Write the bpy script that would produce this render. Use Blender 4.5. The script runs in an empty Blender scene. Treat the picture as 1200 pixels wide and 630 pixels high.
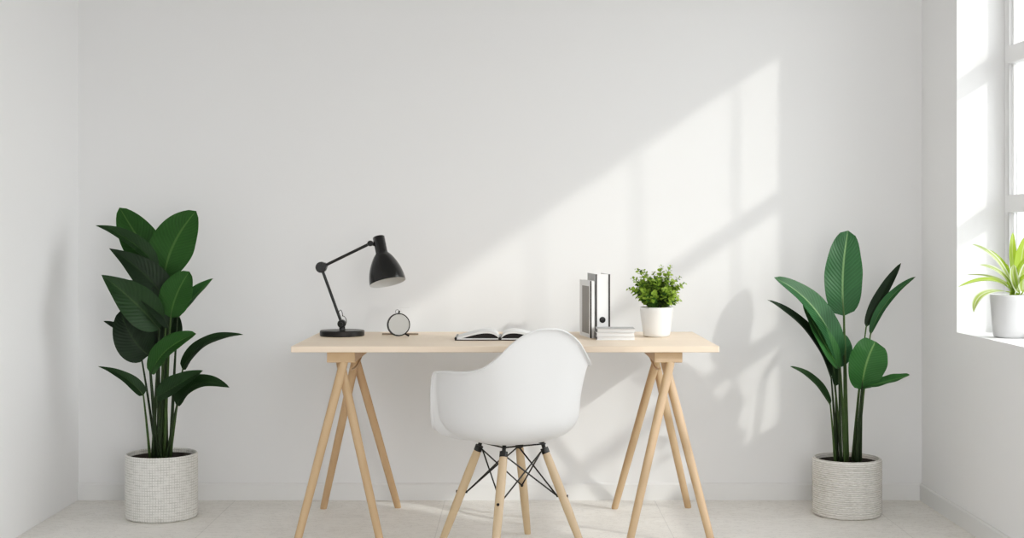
import bpy, bmesh, math, random
from mathutils import Vector, Matrix
random.seed(7)
PI = math.pi
C = bpy.context.scene.collection
H = 1.1396            # camera height
F = 1600.0            # focal length in pixels of the 1200x630 frame
VX, VY = 606.0, 275.0
YW = 5.88             # back wall
XL, XR = -1.889, 1.7426
DT = 0.73             # desk top height

def W(px, py, D):     # a point at distance D from its position in the photo
    return Vector(((px - VX) * D / F, D, H - (py - VY) * D / F))

# ------------------------------------------------------------------ materials
def newmat(name):
    m = bpy.data.materials.new(name); m.use_nodes = True
    nt = m.node_tree; b = nt.nodes['Principled BSDF']
    return m, nt, b
def N(nt, t, **kw):
    n = nt.nodes.new(t)
    for k, v in kw.items(): setattr(n, k, v)
    return n
def mathn(nt, op, a, b=None, c=None):
    n = N(nt, 'ShaderNodeMath', operation=op)
    for i, v in enumerate((a, b, c)):
        if v is None: continue
        if isinstance(v, (int, float)): n.inputs[i].default_value = v
        else: nt.links.new(v, n.inputs[i])
    return n.outputs[0]
def mixc(nt, fac, a, b):
    n = N(nt, 'ShaderNodeMix', data_type='RGBA')
    for s, v in ((n.inputs[0], fac), (n.inputs[6], a), (n.inputs[7], b)):
        if isinstance(v, (int, float)): s.default_value = v
        elif isinstance(v, tuple): s.default_value = (*v, 1) if len(v) == 3 else v
        else: nt.links.new(v, s)
    return n.outputs[2]
def bump(nt, b, h, strength=0.2, dist=0.01):
    n = N(nt, 'ShaderNodeBump'); n.inputs['Strength'].default_value = strength
    n.inputs['Distance'].default_value = dist
    nt.links.new(h, n.inputs['Height']); nt.links.new(n.outputs[0], b.inputs['Normal'])
def noise(nt, scale, vec=None, detail=4, rough=0.5):
    n = N(nt, 'ShaderNodeTexNoise'); n.inputs['Scale'].default_value = scale
    n.inputs['Detail'].default_value = detail; n.inputs['Roughness'].default_value = rough
    if vec is not None: nt.links.new(vec, n.inputs['Vector'])
    return n.outputs['Fac']
def coord(nt, which='Object'):
    return N(nt, 'ShaderNodeTexCoord').outputs[which]
def mapping(nt, vec, scale=(1,1,1), rot=(0,0,0), loc=(0,0,0)):
    n = N(nt, 'ShaderNodeMapping'); n.inputs['Scale'].default_value = scale
    n.inputs['Rotation'].default_value = rot; n.inputs['Location'].default_value = loc
    nt.links.new(vec, n.inputs['Vector']); return n.outputs[0]
def plain(name, col, rough=0.5, var=0.04, scale=30, spec=0.5, bumpy=0.0, metal=0.0):
    m, nt, b = newmat(name)
    f = noise(nt, scale, coord(nt))
    dark = tuple(c * (1 - var) for c in col)
    nt.links.new(mixc(nt, f, dark, col), b.inputs['Base Color'])
    b.inputs['Roughness'].default_value = rough
    b.inputs['Specular IOR Level'].default_value = spec
    b.inputs['Metallic'].default_value = metal
    if bumpy: bump(nt, b, f, bumpy, 0.002)
    return m

M = {}
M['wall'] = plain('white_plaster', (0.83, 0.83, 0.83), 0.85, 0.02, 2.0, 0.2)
M['wall_lit'] = plain('lit_white_plaster', (0.90, 0.90, 0.90), 0.85, 0.015, 2.0, 0.2)  # same plaster made paler, painting extra light onto the side walls
M['ceiling'] = plain('ceiling_plaster', (0.66, 0.66, 0.65), 0.9, 0.02, 2.0, 0.2)
M['trim'] = plain('white_trim_paint', (0.80, 0.80, 0.79), 0.5, 0.02, 3, 0.3)
M['frame'] = plain('white_window_paint', (0.86, 0.86, 0.86), 0.4, 0.02, 5, 0.4)

m, nt, b = newmat('pale_stone_floor'); M['floor'] = m
co = coord(nt)
n1 = noise(nt, 3.0, co, 6, 0.6); n2 = noise(nt, 26.0, co, 6, 0.65)
n3 = noise(nt, 9.0, mapping(nt, co, (1, 2.4, 1)), 8, 0.7)
col = mixc(nt, n1, (0.76, 0.73, 0.68), (0.94, 0.915, 0.875))
vein = N(nt, 'ShaderNodeMapRange'); vein.inputs[1].default_value = 0.49; vein.inputs[2].default_value = 0.515
nt.links.new(n3, vein.inputs[0])
v2 = mathn(nt, 'ABSOLUTE', mathn(nt, 'SUBTRACT', vein.outputs[0], 0.5))
col = mixc(nt, mathn(nt, 'MULTIPLY', mathn(nt, 'SUBTRACT', 0.5, v2), 1.1), col, (0.40, 0.375, 0.34))
sp = N(nt, 'ShaderNodeMapRange'); sp.inputs[1].default_value = 0.56; sp.inputs[2].default_value = 0.7
nt.links.new(n2, sp.inputs[0])
col = mixc(nt, mathn(nt, 'MULTIPLY', sp.outputs[0], 0.5), col, (0.92, 0.90, 0.87))
brick = N(nt, 'ShaderNodeTexBrick'); brick.offset = 0.0
for k, v in (('Scale', 1.0), ('Mortar Size', 0.0018), ('Brick Width', 0.9), ('Row Height', 0.9)): brick.inputs[k].default_value = v
nt.links.new(mapping(nt, co, loc=(0.31, -0.12, 0)), brick.inputs['Vector'])
col = mixc(nt, mathn(nt, 'MULTIPLY', brick.outputs['Fac'], 0.30), col, (0.33, 0.32, 0.30))
nt.links.new(col, b.inputs['Base Color']); b.inputs['Roughness'].default_value = 0.55
b.inputs['Specular IOR Level'].default_value = 0.3
bump(nt, b, n2, 0.08, 0.003)

def wood(name, c0, c1, axis, sc=1.0):
    m, nt, b = newmat(name)
    s = [38, 38, 38]; s[axis] = 1.6
    co = coord(nt)
    f = noise(nt, 1.0, mapping(nt, co, tuple(x * sc for x in s)), 5, 0.6)
    g = noise(nt, 1.0, mapping(nt, co, tuple(x * sc * 0.22 for x in s)), 3, 0.5)
    col = mixc(nt, mathn(nt, 'MULTIPLY', f, 1.0), c0, c1)
    col = mixc(nt, mathn(nt, 'MULTIPLY', g, 0.35), col, tuple(x * 0.82 for x in c0))
    nt.links.new(col, b.inputs['Base Color']); b.inputs['Roughness'].default_value = 0.5
    b.inputs['Specular IOR Level'].default_value = 0.3
    bump(nt, b, f, 0.05, 0.001)
    return m
M['wood_top'] = wood('pale_pine_top', (0.84, 0.65, 0.465), (0.95, 0.80, 0.635), 0)
M['wood_leg'] = wood('pale_beech_dowel', (0.52, 0.34, 0.195), (0.63, 0.44, 0.275), 2)
M['wood_beam'] = wood('pale_beech_beam', (0.52, 0.34, 0.20), (0.62, 0.43, 0.27), 1)
M['chair_leg'] = wood('pale_maple_dowel', (0.54, 0.385, 0.235), (0.64, 0.48, 0.32), 2)
M['shell'] = plain('white_moulded_plastic', (0.76, 0.76, 0.76), 0.42, 0.01, 4, 0.35)
M['black'] = plain('black_metal', (0.005, 0.005, 0.005), 0.35, 0.2, 40, 0.5)
M['black_gloss'] = plain('black_lacquer', (0.005, 0.005, 0.005), 0.22, 0.15, 20, 0.6)
M['shade_in'] = plain('white_shade_lining', (0.62, 0.62, 0.60), 0.6, 0.03, 10, 0.3)
M['grey_face'] = plain('matte_grey_disc', (0.50, 0.495, 0.47), 0.45, 0.05, 12, 0.4)
M['pale_wire'] = plain('pale_wire', (0.70, 0.70, 0.68), 0.4, 0.05, 10, 0.4)
M['stick'] = plain('dull_wood_stick', (0.36, 0.29, 0.22), 0.6, 0.2, 60, 0.3)
M['paper'] = plain('white_paper', (0.84, 0.84, 0.83), 0.8, 0.02, 30, 0.2)
M['page_shade'] = plain('shaded_page_edge', (0.02, 0.02, 0.021), 0.6, 0.4, 80, 0.3)  # near-black colour stands in for shade under the curved pages
M['white_card'] = plain('white_card', (0.80, 0.80, 0.80), 0.55, 0.02, 12, 0.3)
M['grey_card'] = plain('grey_card', (0.26, 0.25, 0.24), 0.55, 0.12, 9, 0.3)
M['pale_grey_card'] = plain('pale_grey_card', (0.46, 0.46, 0.46), 0.6, 0.06, 14, 0.3)
M['soil'] = plain('dark_potting_soil', (0.045, 0.035, 0.028), 0.95, 0.6, 90, 0.1, 0.8)
M['ceramic'] = plain('white_ceramic', (0.80, 0.79, 0.765), 0.4, 0.02, 6, 0.4)
M['sill_pot'] = plain('white_sill_pot', (0.62, 0.62, 0.63), 0.4, 0.02, 6, 0.4)

# stoneware pot with a fine scratched grid (left)
m, nt, b = newmat('grid_stoneware'); M['pot_grid'] = m
uv = coord(nt, 'UV')
sep = N(nt, 'ShaderNodeSeparateXYZ'); nt.links.new(uv, sep.inputs[0])
wob = noise(nt, 5, uv, 3); wob2 = noise(nt, 30, uv, 4, 0.6)
def gridline(src, count, off, thick):
    a = mathn(nt, 'ADD', mathn(nt, 'MULTIPLY', src, count), mathn(nt, 'MULTIPLY', off, 0.9))
    fr = mathn(nt, 'FRACT', a)
    d = mathn(nt, 'ABSOLUTE', mathn(nt, 'SUBTRACT', fr, 0.5))
    mr = N(nt, 'ShaderNodeMapRange'); mr.inputs[1].default_value = thick; mr.inputs[2].default_value = thick + 0.16
    mr.inputs[3].default_value = 1; mr.inputs[4].default_value = 0
    nt.links.new(d, mr.inputs[0]); return mr.outputs[0]
lh = gridline(sep.outputs[1], 44, wob, 0.06); lv = gridline(sep.outputs[0], 84, wob, 0.05)
brk = N(nt, 'ShaderNodeMapRange'); brk.inputs[1].default_value = 0.28; brk.inputs[2].default_value = 0.60
nt.links.new(wob2, brk.inputs[0])
lines = mathn(nt, 'MULTIPLY', mathn(nt, 'MAXIMUM', lh, mathn(nt, 'MULTIPLY', lv, 0.9)), brk.outputs[0])
nt.links.new(mixc(nt, mathn(nt, 'MULTIPLY', lines, 0.58), (0.80, 0.79, 0.75), (0.26, 0.25, 0.22)), b.inputs['Base Color'])
b.inputs['Roughness'].default_value = 0.75
bump(nt, b, mathn(nt, 'MULTIPLY', lines, -1.0), 0.6, 0.002)

# ribbed pot (right)
m, nt, b = newmat('ribbed_stoneware'); M['pot_rib'] = m
uv = coord(nt, 'UV')
wob = noise(nt, 60, uv, 4, 0.6)
so_ = N(nt, 'ShaderNodeSeparateXYZ'); nt.links.new(coord(nt), so_.inputs[0])
PITCH = (0.226-0.012)/26
gl = gridline(mathn(nt, 'ADD', so_.outputs[2], -0.012 + PITCH*0.5), 1/PITCH, wob, 0.10)
base = mixc(nt, wob, (0.68, 0.66, 0.62), (0.86, 0.84, 0.80))
lines = mathn(nt, 'MULTIPLY', gl, 0.42)  # grooves coloured darker to paint in the shade between ribs
nt.links.new(mixc(nt, lines, base, (0.20, 0.185, 0.16)), b.inputs['Base Color'])
b.inputs['Roughness'].default_value = 0.8
bump(nt, b, wob, 0.5, 0.002)

def leafmat(name, dark, light, rib, veins=16, rough=0.42, vs=0.5, stripe=None, trans=0.0, ribw=0.035, mul=(0.85, 0.95, 0.75)):
    dark, light, rib = [tuple(c*k for c, k in zip(q, mul)) for q in (dark, light, rib)]
    m, nt, b = newmat(name)
    uv = coord(nt, 'UV'); sep = N(nt, 'ShaderNodeSeparateXYZ'); nt.links.new(uv, sep.inputs[0])
    au = mathn(nt, 'ABSOLUTE', mathn(nt, 'SUBTRACT', sep.outputs[0], 0.5))     # 0 at midrib, .5 at margin
    ph = mathn(nt, 'SUBTRACT', mathn(nt, 'MULTIPLY', sep.outputs[1], veins), mathn(nt, 'MULTIPLY', au, veins * 0.45))
    w = mathn(nt, 'SINE', mathn(nt, 'MULTIPLY', ph, 2 * PI))
    w01 = mathn(nt, 'MULTIPLY_ADD', w, 0.5, 0.5)
    n = noise(nt, 7, coord(nt), 4)
    base = mixc(nt, n, dark, light)
    base = mixc(nt, mathn(nt, 'MULTIPLY', mathn(nt, 'POWER', w01, 4.0), vs * 0.6), base, tuple(min(1, c * 1.7) for c in light))
    if stripe:
        mr = N(nt, 'ShaderNodeMapRange'); mr.inputs[1].default_value = stripe[0]; mr.inputs[2].default_value = stripe[1]
        nt.links.new(au, mr.inputs[0]); base = mixc(nt, mr.outputs[0], base, stripe[2])
    mr = N(nt, 'ShaderNodeMapRange'); mr.inputs[1].default_value = ribw * 0.4; mr.inputs[2].default_value = ribw
    mr.inputs[3].default_value = 1; mr.inputs[4].default_value = 0
    nt.links.new(au, mr.inputs[0])
    base = mixc(nt, mathn(nt, 'MULTIPLY', mr.outputs[0], 0.75), base, rib)
    nt.links.new(base, b.inputs['Base Color']); b.inputs['Roughness'].default_value = rough
    b.inputs['Specular IOR Level'].default_value = 0.2
    bump(nt, b, w01, 0.25, 0.002)
    if trans:
        out = nt.nodes['Material Output']
        t = N(nt, 'ShaderNodeBsdfTranslucent'); nt.links.new(base, t.inputs[0])
        mx = N(nt, 'ShaderNodeMixShader'); mx.inputs[0].default_value = trans
        nt.links.new(b.outputs[0], mx.inputs[1]); nt.links.new(t.outputs[0], mx.inputs[2])
        nt.links.new(mx.outputs[0], out.inputs[0])
    return m
M['leaf_mid'] = leafmat('leaf_mid_green', (0.020, 0.062, 0.014), (0.030, 0.088, 0.022), (0.09, 0.155, 0.055), vs=0.3, veins=20)
M['leaf_dark'] = leafmat('leaf_dark_green', (0.010, 0.024, 0.010), (0.016, 0.036, 0.014), (0.03, 0.055, 0.02), vs=0.15, mul=(0.62, 0.72, 0.6))
M['leaf_deep'] = leafmat('leaf_deep_green', (0.014, 0.038, 0.012), (0.020, 0.055, 0.017), (0.05, 0.085, 0.035), vs=0.2, mul=(0.7, 0.78, 0.62))
M['leaf_fresh'] = leafmat('leaf_fresh_green', (0.028, 0.085, 0.030), (0.045, 0.125, 0.045), (0.17, 0.27, 0.11), vs=0.4, veins=18, trans=0.06)
M['leaf_cool'] = leafmat('leaf_cool_green', (0.018, 0.060, 0.028), (0.030, 0.088, 0.040), (0.18, 0.27, 0.14), vs=0.4, veins=20)
M['stalk'] = plain('green_stalk', (0.060, 0.105, 0.030), 0.5, 0.3, 14, 0.3)
M['stalk_dark'] = plain('dark_green_stalk', (0.026, 0.048, 0.016), 0.5, 0.3, 14, 0.3)
M['bush'] = leafmat('small_bright_leaf', (0.15, 0.26, 0.03), (0.36, 0.49, 0.09), (0.22, 0.36, 0.10), veins=5, vs=0.3, trans=0.2, mul=(1, 1, 1))
M['bush_dark_shade'] = leafmat('small_dark_shaded_leaf', (0.035, 0.085, 0.014), (0.09, 0.17, 0.035), (0.1, 0.2, 0.05), veins=5, vs=0.3, trans=0.1, mul=(1, 1, 1))
M['twig'] = plain('green_twig', (0.09, 0.14, 0.04), 0.6, 0.3, 20, 0.3)
M['spider'] = leafmat('striped_pale_leaf', (0.26, 0.36, 0.06), (0.36, 0.46, 0.12), (0.60, 0.66, 0.40), veins=3, vs=0.1,
                      stripe=(0.30, 0.40, (0.62, 0.68, 0.46)), trans=0.25, ribw=0.08, mul=(1, 1, 1))
M['lime'] = leafmat('lime_leaf', (0.24, 0.38, 0.03), (0.36, 0.50, 0.06), (0.50, 0.60, 0.20), veins=3, vs=0.1, trans=0.25, ribw=0.06, mul=(1, 1, 1))

m = bpy.data.materials.new('window_glass'); m.use_nodes = True; nt = m.node_tree; M['glass'] = m
nt.nodes.remove(nt.nodes['Principled BSDF'])
t = N(nt, 'ShaderNodeBsdfTransparent'); t.inputs[0].default_value = (0.98, 0.99, 0.985, 1)
g = N(nt, 'ShaderNodeBsdfGlossy'); g.inputs['Roughness'].default_value = 0.02
mx = N(nt, 'ShaderNodeMixShader'); mx.inputs[0].default_value = 0.05
nt.links.new(t.outputs[0], mx.inputs[1]); nt.links.new(g.outputs[0], mx.inputs[2])
nt.links.new(mx.outputs[0], nt.nodes['Material Output'].inputs[0])

# ------------------------------------------------------------------ mesh helpers
class MB:
    def __init__(s): s.v = []; s.f = []; s.uv = []; s.mi = []
    def add(s, verts, faces, uvs=None, mi=0):
        o = len(s.v); s.v += [tuple(p) for p in verts]
        for k, f in enumerate(faces):
            s.f.append([i + o for i in f]); s.mi.append(mi)
            s.uv.append(uvs[k] if uvs else [(0, 0)] * len(f))
    def box(s, lo, hi, mi=0, rot=None, piv=None):
        x0, y0, z0 = lo; x1, y1, z1 = hi
        v = [Vector(p) for p in ((x0,y0,z0),(x1,y0,z0),(x1,y1,z0),(x0,y1,z0),(x0,y0,z1),(x1,y0,z1),(x1,y1,z1),(x0,y1,z1))]
        if rot is not None: v = [piv + rot @ (p - piv) for p in v]
        s.add(v, [(0,3,2,1),(4,5,6,7),(0,1,5,4),(1,2,6,5),(2,3,7,6),(3,0,4,7)], None, mi)
    def tube(s, pts, rad, n=10, mi=0, cap=True):
        pts = [Vector(p) for p in pts]
        if isinstance(rad, (int, float)): rad = [rad] * len(pts)
        rings = []; ref = None
        for i, p in enumerate(pts):
            t = (pts[min(i+1, len(pts)-1)] - pts[max(i-1, 0)]).normalized()
            if ref is None:
                ref = Vector((0, 0, 1)) if abs(t.z) < 0.9 else Vector((1, 0, 0))
            a = t.cross(ref).normalized(); bb = a.cross(t).normalized(); ref = bb
            rings.append([p + (a * math.cos(2*PI*k/n) + bb * math.sin(2*PI*k/n)) * rad[i] for k in range(n)])
        v = [q for r in rings for q in r]; f = []
        for i in range(len(pts) - 1):
            for k in range(n):
                f.append((i*n+k, i*n+(k+1) % n, (i+1)*n+(k+1) % n, (i+1)*n+k))
        if cap:
            f.append(tuple(range(n))[::-1]); f.append(tuple((len(pts)-1)*n + k for k in range(n)))
        s.add(v, f, None, mi)
    def lathe(s, prof, n=48, mat=None, mi=0, uvz=None, arc=True):
        # prof: list of (r, z); mat: 4x4 transform
        mat = mat or Matrix.Identity(4)
        v = []; f = []; uvs = []
        L = [0.0]
        for i in range(1, len(prof)):
            L.append(L[-1] + math.hypot(prof[i][0]-prof[i-1][0], prof[i][1]-prof[i-1][1]))
        for r, z in prof:
            for k in range(n):
                a = 2*PI*k/n
                v.append(mat @ Vector((r*math.cos(a), r*math.sin(a), z)))
        for i in range(len(prof)-1):
            for k in range(n):
                k2 = (k+1) % n
                f.append((i*n+k, i*n+k2, (i+1)*n+k2, (i+1)*n+k))
                u0, u1 = k/n, (k+1)/n; a, c = L[i]/L[-1], L[i+1]/L[-1]
                uvs.append([(u0, a), (u1, a), (u1, c), (u0, c)])
        s.add(v, f, uvs, mi)
    def disc(s, c, r, n=32, axis=Vector((0,0,1)), mi=0):
        axis = axis.normalized(); q = axis.to_track_quat('Z', 'Y').to_matrix()
        v = [Vector(c) + q @ Vector((r*math.cos(2*PI*k/n), r*math.sin(2*PI*k/n), 0)) for k in range(n)]
        s.add(v, [tuple(range(n))], None, mi)
    def build(s, name, mat, parent=None, smooth=False, bevel=0, origin=None, seg=2, angle=35):
        me = bpy.data.meshes.new(name)
        org = Vector(origin) if origin is not None else Vector((0, 0, 0))
        me.from_pydata([tuple(Vector(p) - org) for p in s.v], [], s.f)
        mats = mat if isinstance(mat, (list, tuple)) else [mat]
        for mm in mats: me.materials.append(mm)
        lay = me.uv_layers.new(name='UVMap')
        for p, uvs, mi in zip(me.polygons, s.uv, s.mi):
            p.material_index = mi
            for li, uv in zip(p.loop_indices, uvs): lay.data[li].uv = uv
        bm = bmesh.new(); bm.from_mesh(me)
        bmesh.ops.remove_doubles(bm, verts=bm.verts, dist=1e-6)
        bmesh.ops.recalc_face_normals(bm, faces=bm.faces)
        bm.to_mesh(me); bm.free()
        o = bpy.data.objects.new(name, me); C.objects.link(o)
        if parent is not None:
            o.parent = parent
            # vertices are given in world space: keep the part's own origin at `org`
            o.location = org - world_loc(parent)
        else:
            o.location = org
        if smooth:
            for p in me.polygons: p.use_smooth = True
            me.set_sharp_from_angle(angle=math.radians(angle))
        if bevel:
            bv = o.modifiers.new('bevel', 'BEVEL'); bv.width = bevel; bv.segments = seg; bv.limit_method = 'ANGLE'
            bv.angle_limit = math.radians(40)
        return o
def world_loc(o):
    v = Vector(o.location)
    while o.parent is not None:
        o = o.parent; v = v + Vector(o.location)
    return v
def thing(name, label, cat, loc, group=None):
    o = bpy.data.objects.new(name, None); C.objects.link(o); o.location = loc
    o.empty_display_size = 0.1
    return tag(o, label, cat, group)
def tag(o, label, cat, group=None):
    o['label'] = label; o['category'] = cat
    if group: o['group'] = group
    return o
def struct(o): o['kind'] = 'structure'; return o
def bez(a, b, c, t): return a*(1-t)**2 + b*2*t*(1-t) + c*t*t

# ------------------------------------------------------------------ the room
Y0 = -0.6; ZC = 2.75
m = MB(); m.box((XL-0.2, Y0, -0.1), (XR+0.3, YW+0.2, 0)); struct(m.build('floor', M['floor']))
m = MB(); m.box((XL-0.2, Y0, ZC), (XR+0.3, YW+0.2, ZC+0.1)); struct(m.build('ceiling', M['ceiling']))
m = MB(); m.box((XL-0.2, YW, 0), (XR+0.3, YW+0.2, ZC)); struct(m.build('wall_back', M['wall']))
m = MB(); m.box((XL-0.2, Y0, 0), (XL, YW, ZC)); struct(m.build('wall_left', M['wall_lit']))
WY0, WY1, WZ0, WZ1 = 3.75, 5.41, 0.754, 2.53
XO = XR + 0.30
m = MB()
m.box((XR, Y0, 0), (XO, YW, WZ0)); m.box((XR, Y0, WZ1), (XO, YW, ZC))
m.box((XR, WY1, WZ0), (XO, YW, WZ1)); m.box((XR, Y0, WZ0), (XO, WY0, WZ1))
struct(m.build('wall_right', M['wall_lit']))
# baseboards: a flat board with a small eased top
def board(name, a, b, nrm):
    m = MB(); h, t = 0.072, 0.012
    a = Vector(a); b = Vector(b); nrm = Vector(nrm)
    v = []
    for p in (a, b):
        v += [p, p+nrm*t, p+nrm*t+Vector((0,0,h-0.006)), p+nrm*(t-0.005)+Vector((0,0,h)), p+Vector((0,0,h))]
    f = [(i, (i+1) % 5, 5+(i+1) % 5, 5+i) for i in range(5)] + [(4,3,2,1,0), (5,6,7,8,9)]
    m.add(v, f); struct(m.build(name, M['trim']))
board('baseboard_back', (XL, YW, 0), (XR, YW, 0), (0, -1, 0))
board('baseboard_right', (XR, Y0, 0), (XR, YW-0.012, 0), (-1, 0, 0))

# window
win = bpy.data.objects.new('window_1', None); C.objects.link(win); win.location = (1.96, (WY0+WY1)/2, WZ0); struct(win)
FX0, FX1 = 1.93, 1.965
m = MB(); e = 0.0
m.box((FX0, WY1-0.05, WZ0), (FX1, WY1, WZ1)); m.box((FX0, WY0, WZ0), (FX1, WY0+0.085, WZ1))
m.box((FX0, WY0+0.085, WZ0), (FX1, WY1-0.05, WZ0+0.05)); m.box((FX0, WY0+0.085, WZ1-0.03), (FX1, WY1-0.05, WZ1))
m.build('window_frame', M['frame'], win, bevel=0.006)
m = MB()
m.box((FX0+0.014, WY1-0.062, WZ0+0.05), (FX1-0.012, WY1-0.05, WZ1-0.03))
m.box((FX0+0.014, WY0+0.085, WZ0+0.05), (FX1-0.012, WY0+0.105, WZ1-0.03))
m.build('sash', M['frame'], win, bevel=0.003)
for z in (1.262, 1.845):
    m = MB(); m.box((FX0-0.004, WY0+0.085, z-0.035), (FX1, WY1-0.05, z+0.035)); m.build('transom_bar', M['frame'], win, bevel=0.005)
for y in (5.115, 4.79, 4.46, 4.13):
    m = MB(); m.box((FX0+0.008, y-0.0028, WZ0+0.05), (FX1-0.008, y+0.0028, WZ1-0.03)); m.build('glazing_bar', M['frame'], win)
m = MB(); m.box((1.9455, WY0+0.085, WZ0+0.05), (1.9495, WY1-0.05, WZ1-0.03)); m.build('pane', M['glass'], win)

# ------------------------------------------------------------------ desk
DX0, DX1, DY0, DY1 = -0.832, 0.744, 5.02, 5.778
desk = thing('trestle_desk', 'pale pine desk on two A-shaped trestles of round legs, against the white wall', 'desk', ((DX0+DX1)/2, (DY0+DY1)/2, 0))
m = MB(); m.box((DX0, DY0, DT-0.0225), (DX1, DY1, DT)); m.build('desktop', M['wood_top'], desk, bevel=0.0025)
for xc in (-0.652, 0.560):
    m = MB(); m.box((xc-0.052, 5.05, 0.667), (xc+0.052, 5.62, DT-0.0225))
    beam = m.build('trestle_beam', M['wood_beam'], desk, bevel=0.003)
    for (yt, yf, lo) in ((5.085, 4.985, -1), (5.50, 5.695, 1)):
        for s in (-1, 1):
            dy = 0.017 * s
            top = Vector((xc - s*0.013, yt + dy, 0.685)); foot = Vector((xc + s*0.155, yf + dy*0.6, 0.0))
            pts = [top.lerp(foot, t) for t in (0, 0.04, 0.3, 0.7, 0.985, 1.0)]
            m = MB(); m.tube(pts, [0.0150, 0.0165, 0.0168, 0.0158, 0.0142, 0.0128], 18)
            m.build('leg', M['wood_leg'], beam, smooth=True, origin=foot)
    m = MB()
    sx = 1 if xc > 0 else -1
    m.tube([bez(Vector((xc-0.03*sx, 5.09, 0.640)), Vector((xc-0.028*sx, 5.30, 0.610)), Vector((xc-0.03*sx, 5.51, 0.668)), i/10) for i in range(11)], 0.004, 8)
    m.build('brace', M['wood_leg'], beam, smooth=True)

# ------------------------------------------------------------------ chair
CX, CY, TH = -0.020, 4.945, math.radians(32)
chair = thing('shell_armchair', 'white moulded shell armchair on pale wooden dowel legs, pulled up to the desk', 'chair', (CX, CY, 0))
Rz = Matrix.Rotation(TH, 3, 'Z')
def cw(x, y, z): return Vector((CX, CY, 0)) + Rz @ Vector((x, y, z))
def smooth(a, b, x):
    t = max(0, min(1, (x-a)/(b-a))); return t*t*(3-2*t)
def rim(phi):      # phi: 0 = back, +-pi = front ; returns (x, y, z) of the rim
    a = abs(phi); d = math.degrees(a)
    c, s_ = math.cos(phi), math.sin(phi)
    n = 2.8
    ax = 0.262; ay = 0.228 if d < 90 else 0.250
    r = 1.0 / ((abs(s_)/ax)**n + (abs(c)/ay)**n)**(1/n)
    x = r*s_; y = -r*c
    key = ((0, .816), (12, .812), (22, .796), (32, .766), (42, .716), (52, .680), (64, .666), (90, .660), (112, .652), (119, .60), (127, .47), (134, .425), (150, .425), (180, .43))
    for (a0, z0), (a1, z1) in zip(key, key[1:]):
        if a0 <= d <= a1 + 1e-6:
            z = z0 + (z1-z0)*(d-a0)/(a1-a0); break
    return Vector((x, y, z))
NPH, NT = 120, 26
Z0 = 0.388
verts = []; faces = []; grid = []
for i in range(NPH):
    phi = -PI + 2*PI*i/NPH
    R = rim(phi); d = math.degrees(abs(phi))
    row = []
    rr = math.hypot(R.x, R.y); dirv = Vector((R.x/rr, R.y/rr, 0))
    hgt = R.z - Z0
    # front: low lip -> waterfall curve, walls: tall
    pw = 3.0 if d < 118 else 3.0 - 0.9*smooth(118, 145, d)
    inset = 0.030 if d < 60 else 0.030 - 0.014*smooth(60, 110, d)
    for j in range(1, NT+1):
        t = j/NT
        al = t*PI/2
        q = math.sin(al)**(2/pw); zz = 1 - math.cos(al)**(2/pw) if t < 1 else 1
        if hgt > 0.12:      # fixed-radius seat corner below a nearly straight wall
            k = min(1, 0.125/hgt)
            if t <= 0.55:
                al = (t/0.55)*PI/2
                q = math.sin(al)**(2/2.5); zz = k*(1-math.cos(al)**(2/2.5))
                wl = 0
            else:
                wl = (t-0.55)/0.45; q = 1; zz = k + (1-k)*wl
            h = zz*hgt
            base = rr - inset
            rad = base*q + inset*(wl**1.6) if wl else base*q
        else:
            h = zz*hgt; rad = rr*q
        row.append(Vector((dirv.x*rad, dirv.y*rad, Z0 + h)))
    # rolled lip
    tip = row[-1]; prev = row[-2]
    flare = 0.016 if d < 140 else 0.010
    row.append(tip + dirv*flare*0.45 + Vector((0,0,0.003)))
    row.append(tip + dirv*flare*0.85 + Vector((0,0,-0.001)))
    row.append(tip + dirv*flare + Vector((0,0,-0.009)))
    grid.append(row)
NR = len(grid[0])
verts = [cw(0, 0, Z0)] + [cw(*p) for row in grid for p in row]
for i in range(NPH):
    i2 = (i+1) % NPH
    faces.append((0, 1+i*NR, 1+i2*NR))
    for j in range(NR-1):
        faces.append((1+i*NR+j, 1+i*NR+j+1, 1+i2*NR+j+1, 1+i2*NR+j))
m = MB(); m.add(verts, faces)
shell = m.build('seat_shell', M['shell'], chair, smooth=True, angle=180, origin=(CX, CY, Z0))
sm = shell.modifiers.new('smooth', 'SMOOTH'); sm.factor = 0.5; sm.iterations = 7
so = shell.modifiers.new('thick', 'SOLIDIFY'); so.thickness = 0.006; so.offset = 0
ss = shell.modifiers.new('sub', 'SUBSURF'); ss.levels = 1; ss.render_levels = 1

# legs, wires
tops, feet = {}, {}
for kx in (-1, 1):
    for ky in (-1, 1):
        tops[kx, ky] = cw(kx*0.088, ky*0.088, 0.362); feet[kx, ky] = cw(kx*0.190, ky*0.190, 0.0)
for k in tops:
    pts = [tops[k].lerp(feet[k], t) for t in (0, 0.05, 0.25, 0.6, 0.985, 1)]
    m = MB(); m.tube(pts, [0.0125, 0.0150, 0.0165, 0.0160, 0.0125, 0.0115], 18)
    leg = m.build('leg', M['chair_leg'], chair, smooth=True, origin=feet[k])
    m = MB()
    ax = (tops[k]-feet[k]).normalized()
    m.tube([tops[k]-ax*0.008, tops[k]+ax*0.012], 0.0150, 14)
    inn = (Vector((CX, CY, 0)) - tops[k]); inn.z = 0; inn.normalize()
    m.tube([tops[k]+ax*0.008, tops[k]+inn*0.012+Vector((0,0,0.034))], 0.0075, 10)
    m.build('leg_bracket', M['black'], leg, smooth=True)
adj = {(-1,-1): [(1,-1), (-1,1)], (1,-1): [(-1,-1), (1,1)], (1,1): [(1,-1), (-1,1)], (-1,1): [(1,1), (-1,-1)]}
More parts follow.
